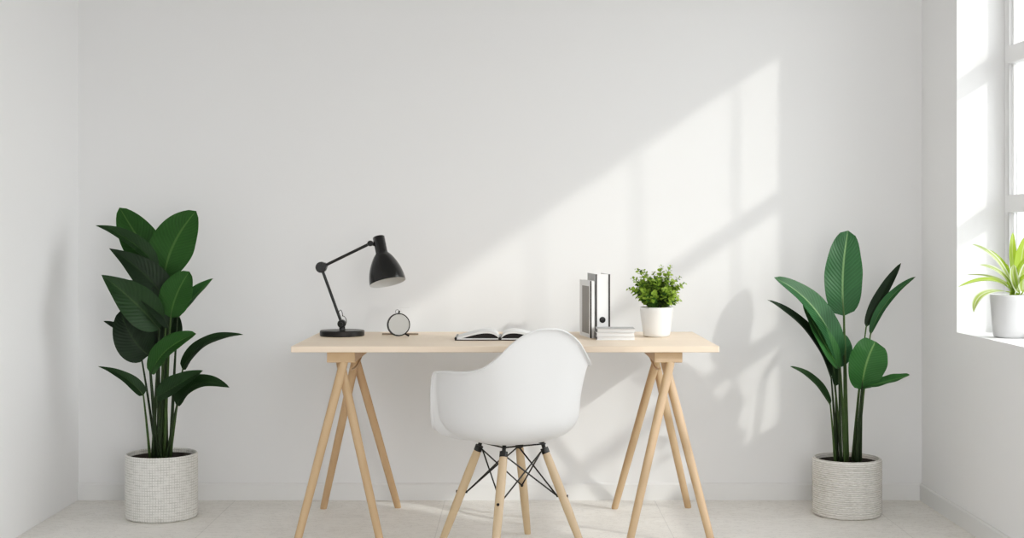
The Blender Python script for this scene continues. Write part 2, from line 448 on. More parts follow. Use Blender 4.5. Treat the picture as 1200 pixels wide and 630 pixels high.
for k in tops:
    mid = tops[k].lerp(feet[k], 0.44)
    inn = (Vector((CX, CY, 0)) - mid); inn.z = 0; inn.normalize()
    m = MB(); m.tube([mid - inn*0.020, mid + inn*0.022], 0.0055, 10); m.build('bolt', M['black'], chair, smooth=True)
    for a in adj[k]:
        up = tops[a] + Vector((0, 0, -0.004)); inn2 = (Vector((CX, CY, 0)) - up); inn2.z = 0; inn2.normalize()
        m = MB(); m.tube([mid + inn*0.020, up + inn2*0.016], 0.0030, 8); m.build('wire_strut', M['black'], chair, smooth=True)
m = MB()
order = [(-1,-1), (1,-1), (1,1), (-1,1)]
for i in range(4):
    a, b2 = tops[order[i]], tops[order[(i+1) % 4]]
    m.tube([a + Vector((0,0,0.026)), b2 + Vector((0,0,0.026))], 0.0032, 8)
m.build('wire_mount', M['black'], chair, smooth=True)

# ------------------------------------------------------------------ desk lamp
LD = 5.55
base_c = Vector(((401-VX)*LD/F, LD, DT))
lamp = thing('desk_lamp', 'black jointed desk lamp with bell shade and round base, on the left of the desk', 'lamp', base_c)
m = MB(); T = Matrix.Translation(base_c)
m.lathe([(0.0, 0), (0.088, 0), (0.0905, 0.003), (0.0905, 0.019), (0.088, 0.0225), (0.0, 0.0235)], 48, T)
m.lathe([(0.0, 0.022), (0.013, 0.022), (0.011, 0.045), (0.0, 0.047)], 20, T)
m.build('base', M['black'], lamp, smooth=True)
j0 = W(400.5, 379, LD); j1 = W(376.5, 313, LD); j2 = W(434, 285, LD); j3 = W(441, 287, LD)
def ydisc(m, c, r, t, n=24): m.lathe([(0, -t), (r*0.9, -t), (r, -t*0.75), (r, t*0.75), (r*0.9, t), (0, t)], n, Matrix.Translation(c) @ Matrix.Rotation(PI/2, 4, 'X'))
m = MB(); m.tube([base_c + Vector((0,0,0.03)), j0], 0.010, 12)
ydisc(m, j0, 0.017, 0.016)
m.tube([j0 + Vector((0.0, -0.02, 0)), j0 + Vector((0.0, 0.02, 0))], 0.007, 10)
m.build('base_joint', M['black'], lamp, smooth=True)
m = MB(); 
kn = [j0 + Vector((0.004 + 0.017*math.sin(a), -0.018, 0.016 + 0.022*math.cos(a) - 0.005)) for a in [i/10*PI for i in range(11)]]
m.tube(kn, 0.0016, 6)
kn = [j0 + Vector((-0.004 + 0.009*math.cos(a), -0.010, 0.030 + 0.026*math.sin(a))) for a in [i/10*PI for i in range(11)]]
m.tube(kn, 0.0016, 6)
m.build('cable', M['black'], lamp, smooth=True)
m = MB(); m.tube([j0, j1], 0.0062, 12); m.build('lower_arm', M['black'], lamp, smooth=True)
m = MB(); ydisc(m, j1, 0.023, 0.014); ydisc(m, j1 + Vector((0.012, 0, 0.006)), 0.014, 0.018)
m.tube([j1+Vector((0,-0.02,0)), j1+Vector((0,0.02,0))], 0.008, 12); m.build('elbow_joint', M['black_gloss'], lamp, smooth=True)
m = MB(); m.tube([j1, j2], 0.0062, 12); m.build('upper_arm', M['black'], lamp, smooth=True)
m = MB(); ydisc(m, j2, 0.012, 0.012); m.tube([j2, j3 + Vector((0.006,0,-0.002))], 0.007, 10); m.build('shade_joint', M['black'], lamp, smooth=True)
top = W(443.5, 277, LD); axis = Vector((0.215, -0.24, -0.945)).normalized()
Q = axis.to_track_quat('Z', 'Y').to_matrix().to_4x4(); T = Matrix.Translation(top) @ Q
prof = [(0.0, 0), (0.021, 0.0), (0.0245, 0.003), (0.0245, 0.066), (0.026, 0.072)]
L0, L1 = 0.072, 0.196
for i in range(1, 15):
    t = i/14
    prof.append((0.026 + (0.0735-0.026)*math.sin(t*PI/2)**0.80, L0 + (L1-L0)*t))
shp = MB(); shp.lathe(prof, 56, T); shade = shp.build('lamp_shade', M['black_gloss'], lamp, smooth=True, angle=50)
inner = [(r-0.0018, z) for r, z in prof[5:]]
m = MB(); m.lathe([(0.0, inner[0][1])] + inner + [(prof[-1][0], prof[-1][1])], 56, T); m.build('shade_lining', M['shade_in'], shade, smooth=True, angle=50)
m = MB(); m.lathe([(0.0, 0.085)] + [(0.012, 0.085), (0.013, 0.11)] + [(0.026*math.sin(a), 0.14-0.026*math.cos(a)) for a in [PI*0.2 + i*PI*0.8/10 for i in range(11)]], 24, T)
m.build('bulb', M['ceramic'], shade, smooth=True)

# ------------------------------------------------------------------ clock and stick
KD = 5.50
kc = W(467, 379, KD); kr = 0.0465
kc.z = DT + kr + 0.0015
clock = thing('desk_clock', 'small round clock with blank grey face and thin black rim, right of the lamp', 'clock', (kc.x, KD, DT))
tilt = Matrix.Rotation(math.radians(-6), 4, 'X') @ Matrix.Rotation(math.radians(16), 4, 'Z')
Tk = Matrix.Translation(kc) @ tilt @ Matrix.Rotation(PI/2, 4, 'X')      # lathe axis -> -Y
m = MB(); m.lathe([(kr-0.005, 0.010), (kr-0.0015, 0.0115), (kr, 0.008), (kr, -0.008), (kr-0.003, -0.010), (0, -0.010)], 56, Tk); m.build('rim', M['black'], clock, smooth=True)
m = MB(); m.lathe([(0, 0.009), (kr-0.0035, 0.009)], 56, Tk); m.build('face', M['grey_face'], clock)
m = MB()
tp = Tk @ Vector((0.001, kr+0.002, 0.0))
m.tube([tp + Vector((0, 0, -0.004)), tp + Vector((0.002, 0, 0.008))], 0.0036, 8)
m.tube([tp + Vector((-0.006+0.0075*math.cos(a), 0, 0.004+0.0075*math.sin(a))) for a in [i/12*1.25*PI for i in range(13)]], 0.0012, 6)
m.build('hook', M['black'], clock, smooth=True)
m = MB(); f0 = Vector((kc.x+0.030, KD-0.004, DT+0.006))
m.tube([f0 + Vector((-0.004,0.004,0.006)), f0 + Vector((0.012, -0.006, -0.0015))], 0.0042, 10); m.build('foot', M['black'], clock, smooth=True)
m = MB(); w0 = Tk @ Vector((0.018, kr-0.003, -0.004))
m.tube([w0, w0+Vector((-0.010, 0.0, 0.018)), w0+Vector((-0.012, 0.0, 0.026)), w0+Vector((0.026, 0.0, 0.025))], 0.0008, 6)
m.build('wire_handle', M['pale_wire'], clock, smooth=True)
m = MB(); sy = 5.60
m.box(((448-VX)*sy/F, sy-0.007, DT), ((490.5-VX)*sy/F, sy+0.007, DT+0.007))
st = m.build('wooden_stick', M['stick'], bevel=0.002, origin=((469-VX)*sy/F, sy, DT))
tag(st, 'thin flat wooden stick lying on the desk behind the small round clock', 'stick')

# ------------------------------------------------------------------ open book
BY0, BY1 = 5.29, 5.47
bx = (586-VX)*BY0/F; bw = 0.176
book = thing('open_book', 'open book with white pages and black cover, lying flat on the desk behind the chair', 'book', (bx, BY0, DT))
m = MB()
m.box((bx-bw, BY0, DT), (bx+bw, BY1, DT+0.0035))
m.tube([(bx-bw+0.004, BY0+0.001, DT+0.008), (bx-bw+0.004, BY1-0.001, DT+0.008)], 0.0052, 10)
m.tube([(bx-0.0005, BY0+0.0005, DT+0.007), (bx-0.0005, BY1-0.0005, DT+0.007)], 0.0065, 10)
m.build('cover', M['black'], book, bevel=0.001)
for s in (-1, 1):
    n = 18; pw = 0.166 if s > 0 else 0.168
    def topz(t):   # t 0 at spine, 1 at fore-edge
        return 0.004 + 0.030*(math.sin(PI*min(1, t*1.0)**0.62))**0.85*(1-0.30*t) + 0.001
    up = [Vector((bx + s*(0.004 + t*pw), 0, DT + 0.0035 + topz(t))) for t in [i/n for i in range(n+1)]]
    lo = [Vector((bx + s*(0.004 + t*pw), 0, DT + 0.0040)) for t in [i/n for i in range(n+1)]]
    # white page block (thin at the bottom, lying on the cover) and the curved upper leaves
    def slab(name, a, b, mat, y0, y1, par):
        m = MB(); k = len(a); v = []
        for y in (y0, y1):
            for p in a: v.append((p.x, y, p.z))
            for p in b: v.append((p.x, y, p.z))
        o2 = 2*k; f = []
        for i in range(k-1):
            f += [(i, i+1, k+i+1, k+i), (o2+i, o2+k+i, o2+k+i+1, o2+i+1), (i, o2+i, o2+i+1, i+1), (k+i, k+i+1, o2+k+i+1, o2+k+i)]
        f += [(0, k, o2+k, o2), (k-1, o2+k-1, o2+2*k-1, 2*k-1)]
        m.add(v, f); return m.build(name, mat, par)
    lo2 = [p + Vector((0, 0, 0.0045)) for p in lo]
    slab('lower_pages', lo2, lo, M['paper'], BY0+0.004, BY1-0.004, book)
    up2 = [Vector((p.x, 0, max(q.z, p.z-0.0075))) for p, q in zip(up, lo2)]
    dk = slab('shaded_leaves', up2, lo2, M['page_shade'], BY0+0.005, BY1-0.005, book)
    dk['label'] = 'page edges painted dark as shade'
    upw = [p + Vector((0,0,0.0002)) for p in up]
    slab('upper_pages', upw, up2, M['paper'], BY0+0.003, BY1-0.003, book)

# ------------------------------------------------------------------ binders and books
def rot_box_thing(name, label, cat, corner, rz): return thing(name, label, cat, corner)
# binder
bc = Vector((0.313, 5.44, DT)); R7 = Matrix.Rotation(math.radians(6.5), 3, 'Z')
binder = thing('ring_binder', 'tall white ring binder with black edges and a black finger hole in the spine', 'binder', bc)
def lb(m, x0, y0, z0, x1, y1, z1, R, c, mi=0): m.box(c+Vector((x0,y0,z0)), c+Vector((x1,y1,z1)), mi, R, c)
bw_, bd_, bh_ = 0.0585, 0.20, 0.253
m = MB(); lb(m, 0.0055, 0.001, 0.0, bw_-0.004, 0.004, bh_, R7, bc); m.build('spine', M['white_card'], binder)
m = MB(); lb(m, 0.0, 0.002, 0.0, 0.003, bd_, bh_, R7, bc); m.build('cover', M['pale_grey_card'], binder)
m = MB(); lb(m, bw_-0.003, 0.002, 0.0, bw_, bd_, bh_, R7, bc); m.build('cover', M['white_card'], binder)
m = MB()
lb(m, 0.0, -0.0005, 0.0, 0.0058, 0.002, bh_, R7, bc); lb(m, bw_-0.007, -0.0005, 0.0, bw_, 0.002, bh_, R7, bc)
eb = m.build('edge_band', M['black'], binder); eb['label'] = 'black spine edges'
m = MB(); lb(m, 0.006, 0.006, 0.004, bw_-0.006, bd_-0.01, bh_-0.006, R7, bc); m.build('papers', M['paper'], binder)
m = MB(); hc = bc + R7 @ Vector((0.0275, 0.0, 0.071))
m.lathe([(0.0, 0.0025), (0.0105, 0.0025), (0.0125, 0.0012), (0.0125, -0.001)], 28, Matrix.Translation(hc) @ R7.to_4x4() @ Matrix.Rotation(PI/2, 4, 'X'))
fh = m.build('finger_hole', M['black'], binder, smooth=True); fh['label'] = 'round black finger hole'

# leaning hardback left of the binder, its grey front cover showing
ac = Vector((0.2905, 5.415, DT)); R10 = Matrix.Rotation(math.radians(10.5), 3, 'Z')
hb = thing('hardback_book', 'upright white book with grey panel on its cover, left of the ring binder', 'book', ac)
ah, ad, aw = 0.227, 0.185, 0.0165
m = MB(); lb(m, 0.0, 0.0015, 0.0, 0.0022, ad, ah, R10, ac); lb(m, aw-0.0022, 0.0015, 0, aw, ad, ah, R10, ac); lb(m, 0.0, 0.0, 0, aw, 0.0022, ah, R10, ac)
m.build('cover', M['white_card'], hb)
m = MB(); lb(m, 0.0024, 0.0024, 0.004, aw-0.0024, ad-0.004, ah-0.004, R10, ac); m.build('pages', M['paper'], hb)
m = MB(); lb(m, -0.0008, 0.022, 0.016, 0.0, ad-0.045, ah-0.022, R10, ac); pnl = m.build('cover_panel', M['grey_card'], hb); pnl['label'] = 'grey cover panel'
m = MB(); lb(m, -0.0008, -0.0008, 0.0, 0.0048, 0.0025, ah, R10, ac); sb = m.build('spine_edge', M['black'], hb); sb['label'] = 'black spine edge'

# flat stack of three
sx0, sx1, sy0, sy1 = 0.309, 0.459, 5.318, 5.430
z = DT
for k, (h, l, dx) in enumerate(((0.0150, 'thin white book at the bottom of the flat stack by the binder', 0.000),
                            (0.0145, 'thin white book in the middle of the flat stack by the binder', -0.0015),
                            (0.0150, 'thin white book with grey top cover, uppermost of the flat stack', 0.001))):
    bk = thing('paperback_book', l, 'book', ((sx0+sx1)/2, sy0, z), 'books lying flat in front of the binder')
    m = MB()
    m.box((sx0+dx, sy0, z), (sx1+dx, sy1, z+0.0012)); m.box((sx0+dx, sy0, z+h-0.0015), (sx1+dx, sy1, z+h-0.0003))
    m.build('cover', M['white_card'] if k < 2 else [M['pale_grey_card']], bk)
    m = MB(); m.box((sx0+dx+0.003, sy0+0.004, z+0.0012), (sx1+dx-0.0015, sy1-0.0015, z+h-0.0015)); m.build('pages', M['paper'], bk)
    m = MB(); m.box((sx0+dx, sy0, z+0.0012), (sx0+dx+0.003, sy1, z+h-0.0015)); sp_ = m.build('spine', M['black'], bk); sp_['label'] = 'black spine'
    z += h

# ------------------------------------------------------------------ leaves
def blade(P0, P1, P2, width, nrm, fold=0.25, n=22, k=9, a=0.85, pw=0.75, wave=0.0, twist=0.0, curl=0.0, seed=0, tipw=0.0, asym=0.0, mi=0, mb=None):
    rnd = random.Random(seed); ph = rnd.random()*6
    nrm = Vector(nrm).normalized(); m = mb or MB()
    V = []; ts = [i/n for i in range(n+1)]
    for t in ts:
        c = bez(P0, P1, P2, t)
        tg = ((P1-P0)*(1-t) + (P2-P1)*t).normalized()
        side = tg.cross(nrm)
        if side.length < 1e-4: side = tg.cross(Vector((0.3, 0.2, 0.9)))
        side.normalize(); up = side.cross(tg).normalized()
        ang = twist*t; s2 = side*math.cos(ang) + up*math.sin(ang); u2 = up*math.cos(ang) - side*math.sin(ang)
        w = max(0.0, math.sin(PI*min(1, t**a)))**pw * width*0.5
        w = max(w, 0.0006)
        row = []
        for q in range(k):
            s = -1 + 2*q/(k-1)
            ww = w*(1+asym*(1 if s > 0 else -1))
            lift = abs(s)*math.sin(fold) - curl*abs(s)**2
            wv = wave*math.sin(t*17 + ph + (2 if s > 0 else 0))*abs(s)**1.5*width
            row.append(c + s2*(s*ww*math.cos(fold)) + u2*(lift*ww + wv))
        V.append(row)
    f = []; uvs = []
    for i in range(n):
        for q in range(k-1):
            f.append((i*k+q, i*k+q+1, (i+1)*k+q+1, (i+1)*k+q))
            u0, u1 = q/(k-1), (q+1)/(k-1)
            uvs.append([(u0, ts[i]), (u1, ts[i]), (u1, ts[i+1]), (u0, ts[i+1])])
    m.add([p for r in V for p in r], f, uvs, mi)
    return m
def potted(name, label, cat, cx, cy, zb, R, h, potmat, ribs=False, soil_drop=0.018, taper=0.0, wall=0.011, group=None, rimr=0.006):
    t = thing(name, label, cat, (cx, cy, zb), group)
    T = Matrix.Translation((cx, cy, zb))
    rb = R*(1-taper)
    pr = [(0, 0.0), (rb-0.012, 0.0), (rb-0.003, 0.004), (rb, 0.012)]
    if ribs:
        nr = 26; z0, z1 = 0.012, h-0.006
        for i in range(nr):
            for fr, dr in ((0.12, 0.0), (0.5, 0.0032), (0.88, 0.0)):
                pr.append((rb + dr - 0.0008, z0 + (z1-z0)*(i+fr)/nr))
    else:
        for i in range(1, 9): pr.append((rb + (R-rb)*i/8, 0.012 + (h-0.018)*i/8))
    pr += [(R-0.001, h-0.003), (R-0.004, h), (R-wall+0.002, h), (R-wall, h-0.004), (R-wall-(R-rb)*0.2, h-soil_drop-0.03)]
    m = MB(); m.lathe(pr, 72, T); m.build('pot', potmat, t, smooth=True, angle=60)
    m = MB(); rs = R-wall-(R-rb)*0.1
    m.lathe([(0, h-soil_drop+0.004), (rs*0.5, h-soil_drop+0.002), (rs, h-soil_drop)], 40, T); m.build('soil', M['soil'], t, smooth=True)
    return t
def add_leaf(plant, D, base, ctrl, tip, wpx, nrm, mat, soil, stalkmat, dD=(0,0,0), r=(0.008, 0.0035), seed=0, sctrl=None, **kw):
    P0 = W(*base, D+dD[0]); P1 = W(*ctrl, D+dD[1]); P2 = W(*tip, D+dD[2])
    m = blade(P0, P1, P2, wpx*D/F, nrm, seed=seed, **kw)
    lf = m.build('leaf', M[mat], plant, smooth=True, angle=180, origin=P0)
    S = Vector(soil); tg = (P1-P0).normalized()
    Cc = W(*sctrl, D+dD[0]*0.7) if sctrl else Vector((S.x*0.55+P0.x*0.45 , S.y*0.5+P0.y*0.5, S.z*0.45+P0.z*0.55))
    # stalk runs on a little way under the blade's midrib
    pts = [bez(S, Cc, P0, i/12) for i in range(13)]
    rad = [r[0] + (r[1]-r[0])*min(1, i/11) for i in range(13)]
    back = Vector(nrm).normalized()*-0.0018
    for i in range(1, 6):
        pts.append(bez(P0, P1, P2, i*0.06) + back); rad.append(r[1]*(1-i/7))
    m = MB(); m.tube(pts, rad, 8); m.build('leaf_stalk', M[stalkmat], lf, smooth=True, angle=180)
    return lf

# ---- left plant
PD = 5.525; px0 = (189.5-VX)*PD/F
pl = potted('potted_bird_of_paradise', 'dark leafy plant in a white grid-textured pot, by the left wall', 'potted plant', px0, PD, 0, 0.1435, 0.258, M['pot_grid'])
cam = (0.0, -1, 0.25); upn = (0, -0.45, 1)
zs = 0.235
def sl(dx, dy): return (px0+dx, PD+dy, zs)
LF = [
 # base, ctrl, tip, width, normal, mat, soil, dD, kw
 ((191,322),(168,290),(140,243), 45, (0.25,-1,0.1), 'leaf_mid', sl(-0.01,0.05), (0.04,0.06,0.10), dict(a=0.95,pw=0.62,fold=0.15)),
 ((192,328),(196,285),(230,247), 55, (-0.1,-1,0.1), 'leaf_mid', sl(0.012,0.03), (0.0,0.0,0.03), dict(a=0.9,pw=0.62,fold=0.12)),
 ((186,316),(160,278),(112,264), 24, (0.5,-0.75,0.6), 'leaf_deep', sl(-0.02,0.03), (0.0,-0.02,-0.05), dict(a=0.75,pw=0.8,fold=0.5)),
 ((196,354),(172,316),(128,291), 40, (0.45,-1,0.35), 'leaf_dark', sl(-0.012,-0.01), (-0.03,-0.06,-0.08), dict(a=0.62,pw=0.95,fold=0.35)),
 ((187,386),(160,352),(119,322), 46, (0.45,-1,0.25), 'leaf_deep', sl(-0.03,-0.02), (-0.06,-0.12,-0.15), dict(a=0.72,pw=0.9,fold=0.3)),
 ((198,385),(186,350),(145,328), 28, (0.4,-0.9,0.5), 'leaf_dark', sl(-0.004,-0.02), (-0.05,-0.08,-0.06), dict(a=0.8,pw=0.75,fold=0.4)),
 ((200,372),(203,345),(222,318), 40, (-0.15,-1,0.15), 'leaf_mid', sl(0.012,-0.01), (-0.06,-0.08,-0.06), dict(a=0.9,pw=0.55,fold=0.15)),
 ((208,372),(222,350),(250,326), 24, (-0.5,-0.8,0.5), 'leaf_fresh', sl(0.03,0.02), (0.02,0.02,0.05), dict(a=0.8,pw=0.7,fold=0.45)),
 ((174,416),(152,400),(141,364), 46, (0.3,-1,0.0), 'leaf_dark', sl(-0.02,0.0), (-0.02,-0.05,-0.04), dict(a=0.72,pw=0.6,fold=0.25)),
 ((190,410),(192,390),(206,366), 40, (0.0,-1,0.0), 'leaf_dark', sl(0.005,0.03), (0.02,0.03,0.05), dict(a=0.9,pw=0.5,fold=0.2)),
 ((162,398),(145,386),(121,376), 13, (0.3,-0.8,0.7), 'leaf_dark', sl(-0.03,0.03), (0.02,0.0,-0.03), dict(a=0.8,pw=0.7,fold=0.4)),
 ((177,438),(188,405),(230,391), 32, (-0.25,-0.8,0.6), 'leaf_mid', sl(-0.004,-0.04), (-0.09,-0.12,-0.14), dict(a=0.8,pw=0.55,fold=0.3)),
 ((214,433),(232,392),(285,392), 22, (0.1,-0.65,0.8), 'leaf_deep', sl(0.034,0.0), (0.0,-0.04,-0.08), dict(a=0.6,pw=0.7,fold=0.3)),
 ((184,465),(208,450),(238,434), 28, (-0.2,-0.9,0.6), 'leaf_deep', sl(0.01,-0.05), (-0.10,-0.14,-0.16), dict(a=0.6,pw=0.7,fold=0.35)),
 ((207,475),(226,434),(269,454), 25, (-0.1,-0.75,0.7), 'leaf_deep', sl(0.03,-0.04), (-0.08,-0.12,-0.16), dict(a=0.60,pw=0.7,fold=0.3)),
 ((168,463),(152,440),(115,429), 18, (0.2,-0.7,0.7), 'leaf_deep', sl(-0.042,-0.02), (-0.04,-0.06,-0.08), dict(a=0.52,pw=0.8,fold=0.35)),
]
for i, (b0, c0, t0, w_, nn, mt, so_, dd, kw) in enumerate(LF):
    kw.setdefault('wave', 0.012)
    add_leaf(pl, PD, b0, c0, t0, w_, nn, mt, so_, 'stalk_dark' if i % 3 else 'stalk', dd, r=(0.0085 if i < 10 else 0.006, 0.0034), seed=i, **kw)

# ---- right plant
QD = 5.575; qx0 = (992.5-VX)*QD/F
pr_ = potted('potted_bird_of_paradise', 'open leafy plant with one tall upright leaf in a pale ribbed pot, right of desk', 'potted plant', qx0, QD, 0, 0.1375, 0.232, M['pot_rib'], ribs=True)
zs = 0.210
def sr(dx, dy): return (qx0+dx, QD+dy, zs)
RF = [
 ((989,370),(984,320),(994,270), 46, (0.05,-1,0.1), 'leaf_cool', sr(-0.002,0.0), (0.0,0.0,0.03), dict(a=0.82,pw=0.42,fold=0.14,wave=0.02), 'stalk', (0.012, 0.0048)),
 ((984,424),(966,352),(907,325), 36, (0.45,-0.9,0.5), 'leaf_cool', sr(-0.012,-0.02), (-0.05,-0.07,-0.10), dict(a=0.72,pw=0.65,fold=0.3), 'stalk', (0.0085,0.004)),
 ((974,442),(955,378),(899,351), 19, (0.6,-0.7,0.45), 'leaf_dark', sr(-0.04,0.0), (-0.02,-0.05,-0.09), dict(a=0.68,pw=0.7,fold=0.45), 'stalk_dark', (0.0075,0.0034)),
 ((983,432),(962,395),(941,357), 27, (0.5,-0.85,0.2), 'leaf_fresh', sr(-0.03,-0.02), (-0.07,-0.09,-0.06), dict(a=0.75,pw=0.6,fold=0.4), 'stalk_dark', (0.007,0.0034)),
 ((976,428),(988,410),(984,390), 30, (0.2,-1,0.1), 'leaf_cool', sr(-0.02,0.01), (0.0,0.0,0.02), dict(a=0.85,pw=0.5,fold=0.25), 'stalk', (0.007,0.0034)),
 ((1015,383),(1030,350),(1056,308), 17, (-0.6,-0.8,0.1), 'leaf_dark', sr(0.028,0.02), (0.03,0.05,0.08), dict(a=0.8,pw=0.62,fold=0.5), 'stalk', (0.007,0.0032)),
 ((1020,392),(1032,350),(1073,324), 13, (-0.55,-0.75,0.45), 'leaf_cool', sr(0.04,0.0), (0.0,0.0,-0.02), dict(a=0.8,pw=0.62,fold=0.45), 'stalk', (0.007,0.0032)),
 ((1010,456),(1012,425),(1026,400), 46, (0.0,-1,0.1), 'leaf_fresh', sr(0.03,-0.03), (-0.08,-0.11,-0.08), dict(a=1.2,pw=0.33,fold=0.30,wave=0.02), 'stalk_dark', (0.0095,0.0045)),
 ((1010,454),(1040,447),(1066,439), 17, (0.0,-0.55,0.9), 'leaf_fresh', sr(0.05,-0.01), (-0.09,-0.12,-0.15), dict(a=0.85,pw=0.5,fold=0.3,wave=0.03), 'stalk_dark', (0.0085,0.004)),
 ((973,474),(958,440),(926,429), 13, (0.3,-0.75,0.6), 'leaf_deep', sr(-0.05,-0.01), (-0.03,-0.05,-0.08), dict(a=0.66,pw=0.65,fold=0.4), 'stalk', (0.0065,0.003)),
 ((979,452),(980,436),(974,418), 14, (0.4,-0.9,0.0), 'leaf_deep', sr(-0.034,0.02), (0.0,0.0,0.01), dict(a=0.9,pw=0.5,fold=0.3), 'stalk_dark', (0.0065,0.003)),
]
for i, (b0, c0, t0, w_, nn, mt, so_, dd, kw, sm_, rr_) in enumerate(RF):
    kw.setdefault('wave', 0.014)
    add_leaf(pr_, QD, b0, c0, t0, w_, nn, mt, so_, sm_, dd, r=rr_, seed=40+i, **kw)

# ---- little bush on the desk
BD = 5.49; bxc = (769.5-VX)*BD/F
bp = potted('potted_bushy_plant', 'small bushy bright green plant in a white pot, right end of the desk', 'potted plant', bxc, BD, DT, 0.0675, 0.120, M['ceramic'], taper=0.20, wall=0.005, soil_drop=0.012)
rnd = random.Random(3)
mf = MB(); ms = MB()
zt = DT + 0.108
SH = [(-0.115,0.086),(-0.098,0.128),(-0.080,0.165),(-0.052,0.160),(-0.012,0.150),(0.018,0.180),(0.055,0.178),(0.098,0.132),(0.112,0.108)]
stems = [(Vector((x, rnd.uniform(-0.03,0.03), z)), True) for x, z in SH]
for k in range(66):
    a = rnd.uniform(0, 2*PI); e_ = math.acos(rnd.uniform(0.10, 1.0)); R_ = rnd.uniform(0.085, 0.142)
    stems.append((Vector((math.sin(e_)*math.cos(a)*R_*0.80, math.sin(e_)*math.sin(a)*R_*0.72, math.cos(e_)*R_ + 0.018)), False))
for tipv, wisp in stems:
    b0 = Vector((tipv.x*0.25 + rnd.uniform(-0.012,0.012), tipv.y*0.25 + rnd.uniform(-0.012,0.012), 0))
    c0 = Vector((tipv.x*0.45, tipv.y*0.45, tipv.z*0.75)); O = Vector((bxc, BD, zt))
    pts = [O + bez(b0, c0, tipv, i/8) for i in range(9)]
    ms.tube(pts, [0.0015]*5 + [0.0012, 0.001, 0.0008, 0.0006], 5)
    nl = 18 if not wisp else 20
    for i in range(nl):
        t = 0.22 + 0.78*i/(nl-1)
        p = O + bez(b0, c0, tipv, t); tg = ((c0-b0)*(1-t)+(tipv-c0)*t).normalized()
        a = i*2.4 + rnd.uniform(-0.5, 0.5)
        s1 = tg.cross(Vector((0.3, 0.1, 1))).normalized(); s2 = tg.cross(s1)
        out = (s1*math.cos(a) + s2*math.sin(a))*0.9 + tg*0.45 + Vector((0, -0.1, 0.15))
        out.normalize()
        L = rnd.uniform(0.017, 0.026)*(1.0 if t < 0.75 else 1.0-(t-0.75)*(2.2 if wisp else 1.2))
        nn = (tg*0.5 + Vector((rnd.uniform(-.5,.5), -0.5+rnd.uniform(-.4,.4), 0.7))).normalized()
        inner_ = (p - O).length < 0.075  # inner leaves mostly get the darker green, painting shade inside the bush
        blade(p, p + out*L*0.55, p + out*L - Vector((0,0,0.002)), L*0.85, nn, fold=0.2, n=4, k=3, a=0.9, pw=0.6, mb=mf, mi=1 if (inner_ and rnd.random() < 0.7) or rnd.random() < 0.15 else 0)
fol = mf.build('foliage', [M['bush'], M['bush_dark_shade']], bp, smooth=True, angle=180)
ms.build('twigs', M['twig'], bp, smooth=True)

# ---- plant on the window sill
SD = 5.13; sxc = 1.853
sp2 = potted('potted_spider_plant', 'striped lime green arching plant in a white pot on the window sill', 'potted plant', sxc, SD, WZ0, 0.074, 0.162, M['sill_pot'], taper=0.16, wall=0.006, soil_drop=0.010)
ox = sxc; 
def sp_leaf(base, ctrl, tip, wpx, nrm, mat, dD=(0,0,0), **kw):
    P0 = W(*base, SD+dD[0]); P1 = W(*ctrl, SD+dD[1]); P2 = W(*tip, SD+dD[2])
    S = Vector((sxc + (P0.x-sxc)*0.6, SD+dD[0]*0.6, WZ0+0.150))
    m = blade(P0, P1, P2, wpx*SD/F, nrm, **kw)
    lf = m.build('leaf', M[mat], sp2, smooth=True, angle=180)
    m = MB(); m.tube([S, S.lerp(P0, 0.5), P0, bez(P0, P1, P2, 0.08)], [0.004, 0.0035, 0.003, 0.001], 8); m.build('leaf_stalk', M['lime'], lf, smooth=True)
for i, a in enumerate((
 ((1187,341),(1172,295),(1139,286), 9, (0.5,-0.75,0.5), 'spider', (-0.01,-0.03,-0.05), dict(a=0.75,pw=0.6,fold=0.3)),
 ((1189,338),(1178,305),(1157,292), 9, (0.5,-0.8,0.4), 'lime', (0.01,0.0,0.02), dict(a=0.8,pw=0.6,fold=0.3)),
 ((1189,342),(1176,313),(1148,310), 8, (0.4,-0.8,0.5), 'spider', (-0.02,-0.05,-0.06), dict(a=0.75,pw=0.6,fold=0.3)),
 ((1186,338),(1168,320),(1133,322), 6, (0.2,-0.6,0.8), 'spider', (0.02,0.06,0.10), dict(a=0.8,pw=0.6,fold=0.3)),
 ((1186,343),(1166,316),(1123,336), 8, (0.2,-0.6,0.8), 'lime', (-0.01,-0.06,-0.10), dict(a=0.75,pw=0.6,fold=0.3)),
 ((1184,342),(1142,334),(1141,366), 9, (-0.5,-0.85,0.2), 'spider', (-0.03,-0.08,-0.10), dict(a=1.6,pw=0.8,fold=0.2)),
 ((1193,339),(1184,305),(1187,272), 11, (0.2,-1,0.1), 'lime', (0.0,0.0,0.02), dict(a=0.95,pw=0.55,fold=0.25)),
 ((1195,340),(1194,305),(1203,276), 17, (0.0,-1,0.1), 'lime', (-0.02,-0.02,-0.02), dict(a=0.9,pw=0.55,fold=0.2)),
 ((1195,343),(1184,325),(1188,310), 13, (0.3,-1,0.2), 'spider', (-0.03,-0.05,-0.06), dict(a=0.85,pw=0.5,fold=0.25)),
 ((1199,342),(1198,325),(1205,305), 15, (0.0,-1,0.2), 'spider', (-0.04,-0.06,-0.08), dict(a=0.85,pw=0.5,fold=0.25)),
)):
    sp_leaf(*a[:6], a[6], seed=80+i, **a[7])
